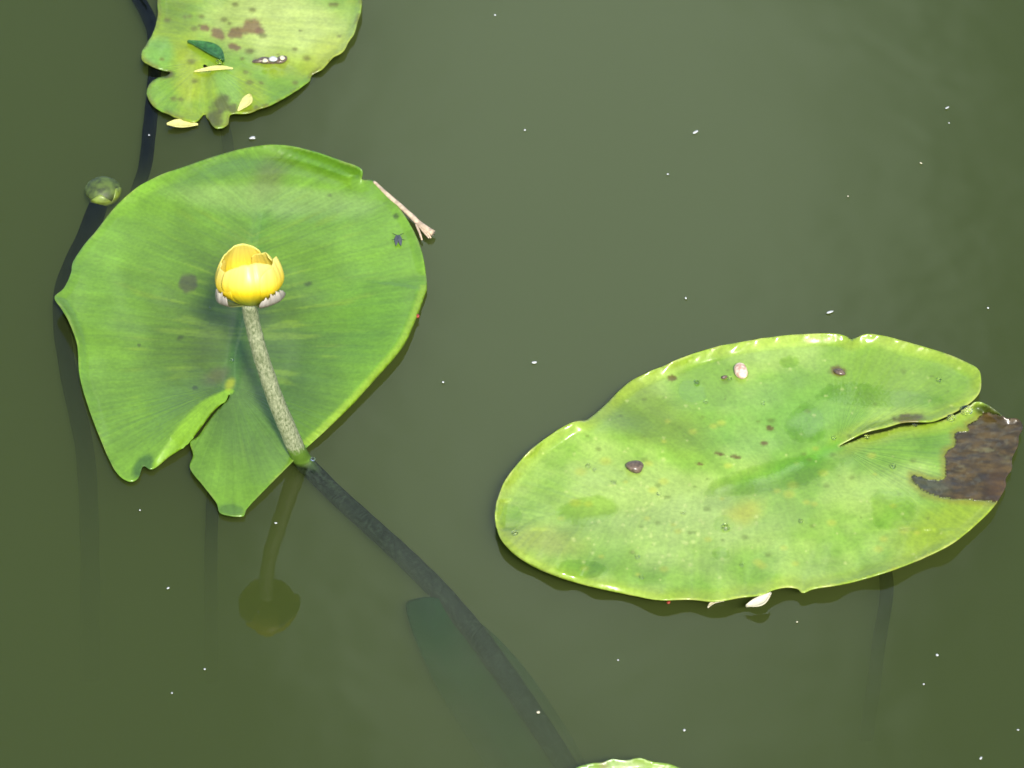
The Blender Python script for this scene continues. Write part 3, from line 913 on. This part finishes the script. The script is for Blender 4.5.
def stalk_material():
    """green stalk with a pale scurfy coat above the water"""
    m, nt, out = new_mat('flower_stalk')
    N = nt.nodes.new
    tc = N('ShaderNodeTexCoord')
    sx = N('ShaderNodeSeparateXYZ'); nt.links.new(tc.outputs['Object'], sx.inputs[0])
    n1 = N('ShaderNodeTexNoise'); n1.inputs['Scale'].default_value = 760; n1.inputs['Detail'].default_value = 5; n1.inputs['Roughness'].default_value = .7
    mp = N('ShaderNodeMapping'); mp.inputs['Scale'].default_value = (1, 1, .42)
    nt.links.new(tc.outputs['Object'], mp.inputs['Vector']); nt.links.new(mp.outputs[0], n1.inputs['Vector'])
    mr = N('ShaderNodeMapRange'); mr.inputs['From Min'].default_value = .33; mr.inputs['From Max'].default_value = .63
    nt.links.new(n1.outputs['Fac'], mr.inputs['Value'])
    scurf = N('ShaderNodeMix'); scurf.data_type = 'RGBA'
    nt.links.new(mr.outputs[0], scurf.inputs[0])
    scurf.inputs[6].default_value = (*lin(92, 110, 58, .55), 1); scurf.inputs[7].default_value = (*lin(186, 190, 148, .62), 1)
    # bare green just above the waterline, dull below it
    wl = N('ShaderNodeMapRange'); wl.inputs['From Min'].default_value = .011; wl.inputs['From Max'].default_value = .016
    n2 = N('ShaderNodeMath'); n2.operation = 'MULTIPLY_ADD'; n2.inputs[1].default_value = 0.012
    nt.links.new(n1.outputs['Fac'], n2.inputs[0])
    ad_ = N('ShaderNodeMath'); ad_.operation = 'SUBTRACT'; ad_.inputs[1].default_value = 0.006
    nt.links.new(sx.outputs[2], n2.inputs[2]); nt.links.new(n2.outputs[0], ad_.inputs[0]); nt.links.new(ad_.outputs[0], wl.inputs['Value'])
    m2 = N('ShaderNodeMix'); m2.data_type = 'RGBA'
    nt.links.new(wl.outputs[0], m2.inputs[0])
    m2.inputs[6].default_value = (*lin(96, 132, 36, .6), 1)
    nt.links.new(scurf.outputs[2], m2.inputs[7])
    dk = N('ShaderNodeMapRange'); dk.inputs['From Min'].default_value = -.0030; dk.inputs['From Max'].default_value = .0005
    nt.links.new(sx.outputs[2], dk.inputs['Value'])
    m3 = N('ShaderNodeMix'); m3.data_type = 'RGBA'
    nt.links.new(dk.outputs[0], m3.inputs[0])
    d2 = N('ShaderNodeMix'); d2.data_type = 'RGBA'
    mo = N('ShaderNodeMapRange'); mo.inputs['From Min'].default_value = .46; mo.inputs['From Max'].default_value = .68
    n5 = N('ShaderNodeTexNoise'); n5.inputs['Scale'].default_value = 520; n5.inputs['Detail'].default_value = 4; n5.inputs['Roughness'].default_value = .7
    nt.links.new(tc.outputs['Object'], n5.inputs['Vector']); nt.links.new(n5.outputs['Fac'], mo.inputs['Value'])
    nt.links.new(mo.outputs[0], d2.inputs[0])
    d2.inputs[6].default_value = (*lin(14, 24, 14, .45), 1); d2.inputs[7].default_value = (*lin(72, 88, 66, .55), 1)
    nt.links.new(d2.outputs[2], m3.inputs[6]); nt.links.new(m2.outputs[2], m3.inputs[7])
    p = N('ShaderNodeBsdfPrincipled'); p.inputs['Roughness'].default_value = .45
    sp = N('ShaderNodeMath'); sp.operation = 'MULTIPLY'; sp.inputs[1].default_value = .5
    nt.links.new(dk.outputs[0], sp.inputs[0]); nt.links.new(sp.outputs[0], p.inputs['Specular IOR Level'])
    nt.links.new(m3.outputs[2], p.inputs['Base Color'])
    b = N('ShaderNodeBump'); b.inputs['Distance'].default_value = .0008; b.inputs['Strength'].default_value = .6
    nt.links.new(n1.outputs['Fac'], b.inputs['Height']); nt.links.new(b.outputs[0], p.inputs['Normal'])
    nt.links.new(p.outputs[0], out.inputs['Surface'])
    return m


stalk = [(249, 302, .1400), (252, 322, .120), (258, 346, .101), (266, 372, .079), (275, 398, .057), (286, 425, .032), (296, 448, .011), (303, 461, -.003), (316, 475, -.0085), (345, 503, -.0090), (385, 539, -.0100),
         (430, 582, -.0115), (474, 632, -.0135), (516, 690, -.018), (556, 750, -.027), (600, 820, -.045)]
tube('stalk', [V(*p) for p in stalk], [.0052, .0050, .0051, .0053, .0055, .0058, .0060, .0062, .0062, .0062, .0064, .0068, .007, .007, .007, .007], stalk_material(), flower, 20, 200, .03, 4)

# ------------------------------------------------------------------ the drowned bud and dark stems at the left
bud = thing('lily_bud', V(103, 190, 0), 'small round olive brown bud half out of the water beside the round pad', 'bud')
bm = bmesh.new()
bmesh.ops.create_uvsphere(bm, u_segments=28, v_segments=18, radius=1)
for v in bm.verts:
    v.co.x *= 1 + 0.06 * math.sin(3 * v.co.y + 1); v.co.z *= 0.68
    v.co *= 0.0125
    v.co += V(103, 191, -0.001)
me = bpy.data.meshes.new('bud_head'); bm.to_mesh(me); bm.free()
me.polygons.foreach_set('use_smooth', [True] * len(me.polygons))
me.materials.append(simple('bud_brown', lin(92, 112, 40, .45), .6, noise=.5, scale=200))
link('bud_head', me, bud)


def cap_patch(name, centre, rad, az0, az1, el0, el1, mat, parent, lobes=2):
    verts, faces = [], []
    n, m_ = 24, 10
    for i in range(m_ + 1):
        for j in range(n + 1):
            a = az0 + (az1 - az0) * j / n
            top = el0 + (el1 - el0) * (0.55 + 0.45 * abs(math.sin(j / n * math.pi * lobes)))
            e = el0 + (top - el0) * i / m_
            verts.append(centre + Vector((math.cos(a) * math.cos(e), math.sin(a) * math.cos(e), math.sin(e) * .68)) * rad)
    for i in range(m_):
        for j in range(n):
            k = i * (n + 1) + j
            faces.append((k, k + 1, k + n + 2, k + n + 1))
    me = mesh_np(name, verts, faces)
    me.materials.append(mat)
    o = link(name, me, parent)
    solidify(o, .0006, 0)
    return o


cap_patch('sepal', V(103, 191, -0.001), 0.0129, R(-130), R(15), R(-50), R(38), simple('sepal_green', lin(128, 148, 56, .6), .4, scale=200), bud)
tube('stem', [V(*p) for p in [(102, 194, -.004), (95, 215, -.009), (84, 240, -.012), (72, 264, -.014), (63, 290, -.016), (62, 330, -.019), (72, 390, -.024), (86, 460, -.036), (90, 560, -.065), (90, 680, -.11)]],
     [.0060, .0068, .0065, .006, .006, .006, .006, .0065, .0065, .0065], simple('dark_stem', lin(20, 26, 22, .45), .5, 0.0, noise=.4, scale=150), bud, 14, 80, .05, 12)
o = tube('sunken_stem', [V(*p) for p in [(122, -40, -.006), (136, -6, -.005), (148, 16, -.005), (154, 36, -.005), (155, 70, -.005), (152, 105, -.005), (149, 135, -.006), (145, 166, -.008), (139, 185, -.020), (130, 205, -.05)]],
     [.0045, .005, .005, .005, .005, .005, .005, .0048, .0045, .004], bpy.data.materials['dark_stem'], None, 14, 90, .05, 13)
tag(o, 'dark stem lying just under the water below the tattered pad', 'stem')

# ------------------------------------------------------------------ things lying on the pads and afloat
M_white = simple('fluff_white', (0.40, 0.41, 0.38), .6, noise=.2)
M_cream = simple('husk_cream', (0.62, 0.57, 0.38), .45, noise=.12, trans=.2)
M_yel = simple('petal_scrap', (0.66, 0.62, 0.20), .4, noise=.15, trans=.25)
M_reed = simple('dry_reed', (0.45, 0.34, 0.22), .6, noise=.3, scale=250)
M_brown = simple('brown_shell', (0.10, 0.07, 0.045), .3, noise=.4, scale=500)
M_pink = simple('pink_husk', (0.58, 0.34, 0.24), .35, noise=.3, scale=400, c2=(.72, .55, .42))
M_black = simple('insect_black', (0.015, 0.016, 0.018), .25)
M_red = simple('red_mite', (0.22, 0.03, 0.015), .4)
M_dkgreen = simple('scrap_green', lin(58, 112, 52, .6), .3, noise=.35, scale=350)


def crumb(name, px, py, z, rx, ry, rz, rot, mat, seed, lump=0.3):
    """small irregular grain; sizes in metres"""
    h = height(px, py) if z > 0.003 else None
    if h is not None:
        z = max(h + rz * 0.55, z) if name in ('bubble', 'body') else h + rz * 0.55
    rs = np.random.RandomState(seed)
    bm = bmesh.new()
    bmesh.ops.create_icosphere(bm, subdivisions=3, radius=1)
    k = rs.uniform(-1, 1, (3, 3)) * 2.2
    ph = rs.uniform(0, 6.3, 3)
    c, s = math.cos(R(rot)), math.sin(R(rot))
    for v in bm.verts:
        f = 1 + lump * sum(math.sin(k[i][0] * v.co.x + k[i][1] * v.co.y + k[i][2] * v.co.z + ph[i]) for i in range(3)) / 2
        x, y, q = v.co.x * rx * f, v.co.y * ry * f, v.co.z * rz * f
        v.co = Vector((x * c - y * s, x * s + y * c, q))
    me = bpy.data.meshes.new(name); bm.to_mesh(me); bm.free()
    me.polygons.foreach_set('use_smooth', [True] * len(me.polygons))
    me.materials.append(mat)
    o = link(name, me)
    o.location = V(px, py, z)
    return o


def husk(name, p0, p1, width, mat, bow=0.25, z=0.002, th=0.0006, cup=0.3, seed=1):
    """pointed petal-like scrap from pixel p0 to p1, bowed sideways, cupped"""
    za, zb = height(*p0) if z > 0.0025 else None, height(*p1) if z > 0.0025 else None
    za, zb = (za or 0.0) + 0.0012 if za is not None else z, (zb or 0.0) + 0.0012 if zb is not None else z
    if name == 'wing':
        za = zb = z
    a, b = V(p0[0], p0[1], za), V(p1[0], p1[1], zb)
    ax = b - a; L = ax.length; ax.normalize()
    sd = Vector((-ax.y, ax.x, 0))
    verts, faces = [], []
    n, m_ = 22, 8
    for i in range(n + 1):
        t = i / n
        w = width * math.sin(math.pi * min(max(t, .02), .98)) ** .8 * (1 + .25 * math.sin(2.2 * t + seed))
        for j in range(m_ + 1):
            s = j / m_ * 2 - 1
            verts.append(a + ax * (L * t) + sd * (w * s + bow * L * math.sin(math.pi * t)) + Vector((0, 0, cup * width * s * s + .0012 * math.sin(math.pi * t + seed))))
    for i in range(n):
        for j in range(m_):
            k = i * (m_ + 1) + j
            faces.append((k, k + 1, k + m_ + 2, k + m_ + 1))
    me = mesh_np(name, verts, faces)
    me.materials.append(mat)
    o = link(name, me)
    solidify(o, th, 0)
    return o


G_float = 'scraps afloat on the open water'
tag(husk('seed_husk', (746, 608), (771, 593), .0033, M_cream, -.14, .003, cup=.5), 'cream crescent-shaped husk touching the near edge of the long pad', 'husk', 'husks and petal scraps')
tag(husk('seed_husk', (708, 608), (724, 601), .0014, M_cream, .25, .002, cup=.5, seed=3), 'small bent cream husk left of the cream crescent at the long pad', 'husk', 'husks and petal scraps')
tag(husk('petal_scrap', (167, 126), (198, 124), .0042, M_yel, .05, .002, seed=2), 'pale yellow scrap afloat below the tattered pad', 'petal scrap', 'husks and petal scraps')
tag(husk('petal_scrap', (194, 71), (233, 70), .0030, M_yel, .10, .007, seed=4), 'long pale yellow sliver lying across the tattered pad', 'petal scrap', 'husks and petal scraps')
tag(husk('petal_scrap', (238, 111), (250, 95), .0034, M_yel, -.1, .006, seed=6), 'broad cream scrap at the near edge of the tattered pad', 'petal scrap', 'husks and petal scraps')
tag(husk('leaf_scrap', (188, 42), (224, 63), .0055, M_dkgreen, .10, .008, cup=.5, seed=5), 'dark green folded leaf scrap on the tattered pad', 'leaf scrap')
# reed lying over the rim of the round pad
reed = thing('dry_reed', V(410, 216, 0), 'dry straw-coloured reed lying on the right rim of the round pad', 'reed')
tube('reed_stalk', [V(*p) for p in [(374, 182, .004), (390, 197, .0045), (408, 213, .0045), (422, 226, .004), (433, 233, .004)]], [.0011, .0016, .0019, .0021, .0023], M_reed, reed, 10, 40, .08, 3)
for i, (a, b, c_) in enumerate([((415, 221), (424, 232), (429, 238)), ((416, 224), (420, 234), (422, 240)), ((420, 226), (428, 234), (431, 238))]):
    tube('fibre', [V(*a, .004), V(*b, .0035), V(*c_, .003)], [.0009, .0008, .0005], M_reed, reed, 8, 14, .1, i)
# a winged insect on the round pad
fly = thing('fly', V(398, 238, 0.004), 'small dark winged fly sitting near the right rim of the round pad', 'fly')
crumb('body', 398, 238, .0055, .0013, .0034, .0013, -20, M_black, 4, .1).parent = fly
for c_ in list(bpy.data.objects):
    if c_.parent == fly:
        c_.matrix_parent_inverse = Matrix.Translation(-fly.location)
M_wing = simple('fly_wing', (0.05, 0.055, 0.06), .3)
for px0, px1 in (((397, 236), (396, 245)), ((399, 236), (401, 245))):
    w_ = husk('wing', px0, px1, .0011, M_wing, 0, .0065, .0002)
    w_.parent = fly; w_.matrix_parent_inverse = Matrix.Translation(-fly.location)
for a, b in (((396, 235), (392, 233)), ((396, 239), (391, 240)), ((400, 235), (404, 233)), ((400, 239), (405, 240))):
    tube('leg', [V(*a, .005), V((a[0] + b[0]) / 2, (a[1] + b[1]) / 2, .006), V(*b, .004)], [.0002, .0002, .00015], M_black, fly, 6, 8)
# on the long pad
tag(crumb('snail_shell', 740, 370, .0075, .0052, .0062, .004, 20, M_pink, 7, .18), 'pinkish rounded shell near the far rim of the long pad', 'shell')
tag(crumb('snail_shell', 635, 467, .0085, .0062, .005, .0035, -10, M_brown, 8, .2), 'dark brown rounded shell on the left half of the long pad', 'shell')
tag(crumb('dirt_crumb', 839, 371, .0055, .0045, .0024, .0014, -10, M_brown, 9, .4), 'flat brown crumb near the far rim of the long pad, right of the pinkish shell', 'crumb')
tag(crumb('dirt_crumb', 725, 377, .0065, .0026, .0016, .0014, 10, M_brown, 10, .4), 'brown crumb just left of the pinkish shell on the long pad', 'crumb')
tag(crumb('red_mite', 669, 602, .0012, .0014, .0014, .001, 0, M_red, 11, .3), 'tiny red mite afloat at the near edge of the long pad', 'mite')
tag(crumb('red_mite', 418, 316, .0035, .0011, .0013, .001, 0, M_red, 12, .3), 'tiny red mite on the right rim of the round pad', 'mite')
cl = thing('wet_clump', V(270, 60, .004), 'dark wet clump with pale bubbles on the tattered pad', 'clump')
bits = [crumb('dirt', 258, 61.5, .0058, .0042, .0018, .0016, 8, M_brown, 13, .5), crumb('dirt', 268, 61, .0062, .0046, .0030, .0020, -5, M_brown, 14, .5), crumb('dirt', 281, 59, .0062, .0048, .0036, .0024, 20, M_brown, 15, .5),
        crumb('bubble', 265, 60.5, .0078, .0021, .0019, .0014, 0, M_cream, 16, .2), crumb('bubble', 273, 59, .0084, .0030, .0022, .0016, 10, M_white, 17, .2), crumb('bubble', 282, 58, .0088, .0020, .0020, .0014, 0, M_cream, 18, .2)]
for o in bits:
    o.parent = cl; o.matrix_parent_inverse = Matrix.Translation(-cl.location)
M_drop, nt, out = new_mat('water_drop')
g1 = nt.nodes.new('ShaderNodeBsdfGlass'); g1.inputs['IOR'].default_value = 1.33; g1.inputs['Roughness'].default_value = 0.14
nt.links.new(g1.outputs[0], out.inputs['Surface'])
drops = [(867, 437, .0016), (915, 425, .0014), (951, 418, .0026), (967, 410, .0034), (893, 466, .0017), (834, 438, .0014), (588, 466, .0015), (594, 470, .0012), (614, 482, .0016), (515, 533, .0018),
         (726, 527, .0022), (742, 565, .0014), (801, 521, .0014), (659, 494, .0014), (683, 513, .0013), (763, 403, .0013), (697, 382, .0016), (729, 378, .0016), (939, 380, .0014), (706, 402, .0014), (642, 577, .0016), (637, 557, .0014)]
for i, (px, py, r) in enumerate(drops):
    o = crumb('water_drop', px, py, .0055, r * 1.2, r * 1.2, r * .9, 0, M_drop, 20 + i, .08)
    tag(o, 'clear round water drop beaded on the long pale green pad', 'water drop', 'water drops on the long pad')
for i, (px, py, r, l) in enumerate([(220, 62, .0030, 'large shiny drop beside the dark green scrap on the tattered pad'), (232, 360, .0013, 'small glinting drop on the round pad above its notch'),
                                    (210, 308, .0012, 'small glinting drop on the round pad left of the yellow flower'), (313, 459, .0015, 'bright drop at the waterline on the flower stalk')]):
    tag(crumb('water_drop', px, py, .006 if i else .009, r, r, r * .7, 0, M_drop, 60 + i, .08), l, 'water drop')
# specks of fluff on open water
specks = [
    (495, 15, 2.0, 1.6, 0, 'white speck alone on the water at the top centre'),
    (695, 132, 5.5, 2.2, 35, 'largest white fluff flake on the water of the upper right'),
    (535, 362, 5.0, 2.4, 10, 'bright white flake on the water between the two large pads'),
    (830, 312, 6.5, 2.2, 25, 'faint long fluff flake just beyond the far rim of the long pad'),
    (947, 108, 5.0, 1.8, 35, 'long pale flake in the upper right corner of the water'),
    (949, 123, 1.5, 1.4, 0, 'white dot just below the long pale flake in the upper right'),
    (921, 163, 2.0, 1.8, 0, 'cream dot on the water, below and left of the long pale flake'),
    (848, 196, 1.5, 1.3, 0, 'faint dot on the water between the cream dot and the long pad'),
    (668, 174, 2.2, 1.3, 0, 'grey dot on the water below the largest fluff flake'),
    (525, 130, 1.6, 1.6, 0, 'white dot on the water left of the largest fluff flake'),
    (686, 298, 1.8, 1.8, 0, 'white dot on the water beyond the left half of the long pad'),
    (443, 382, 2.0, 1.6, 0, 'white dot on the water just right of the round pad'),
    (253, 138, 7.0, 3.2, 10, 'white fluff tuft at the far rim of the round pad'),
    (172, 693, 2.0, 1.8, 0, 'white dot on the water at the lower left'),
    (168, 588, 2.2, 1.4, 20, 'white dot on the water left of the mirrored flower'),
    (140, 510, 1.5, 1.5, 0, 'white dot on the water below the notch of the round pad'),
    (276, 523, 2.4, 1.4, 0, 'bright speck on the mirrored flower stalk'),
    (205, 669, 1.6, 1.4, 0, 'faint white dot below the mirrored flower, to its left'),
    (538, 712, 3.0, 2.2, 20, 'cream grain above the submerged dark leaf'),
    (684, 730, 1.8, 1.6, 0, 'white dot above the pad rim at the bottom'),
    (937, 655, 2.0, 1.6, 0, 'white dot on the water at the lower right, nearest the long pad'),
    (924, 684, 1.6, 1.5, 0, 'white dot on the lower right water, second below the long pad'),
    (1018, 730, 2.0, 1.6, 0, 'white dot at the right border of the lower water'),
    (981, 758, 2.6, 1.6, 50, 'white slanted speck in the bottom right corner'),
    (618, 660, 1.6, 1.4, 0, 'faint dot on the water below the left half of the long pad'),
    (988, 308, 1.6, 1.5, 0, 'white dot right of the long fluff flake by the long pad'),
    (149, 135, 2.0, 1.6, 0, 'white dot over the dark sunken stem'),
    (797, 622, 1.5, 1.3, 0, 'faint dot below the cream crescent husk'),
]
for i, (px, py, a, b, rot, l) in enumerate(specks):
    k_ = 0.52 * MPX
    tag(crumb('floating_speck', px, py, .0010, a * k_, b * k_ * 1.2, min(a, b) * k_ * .6, rot, M_white if 'cream' not in l else M_cream, 100 + i, .35), l, 'speck', G_float)
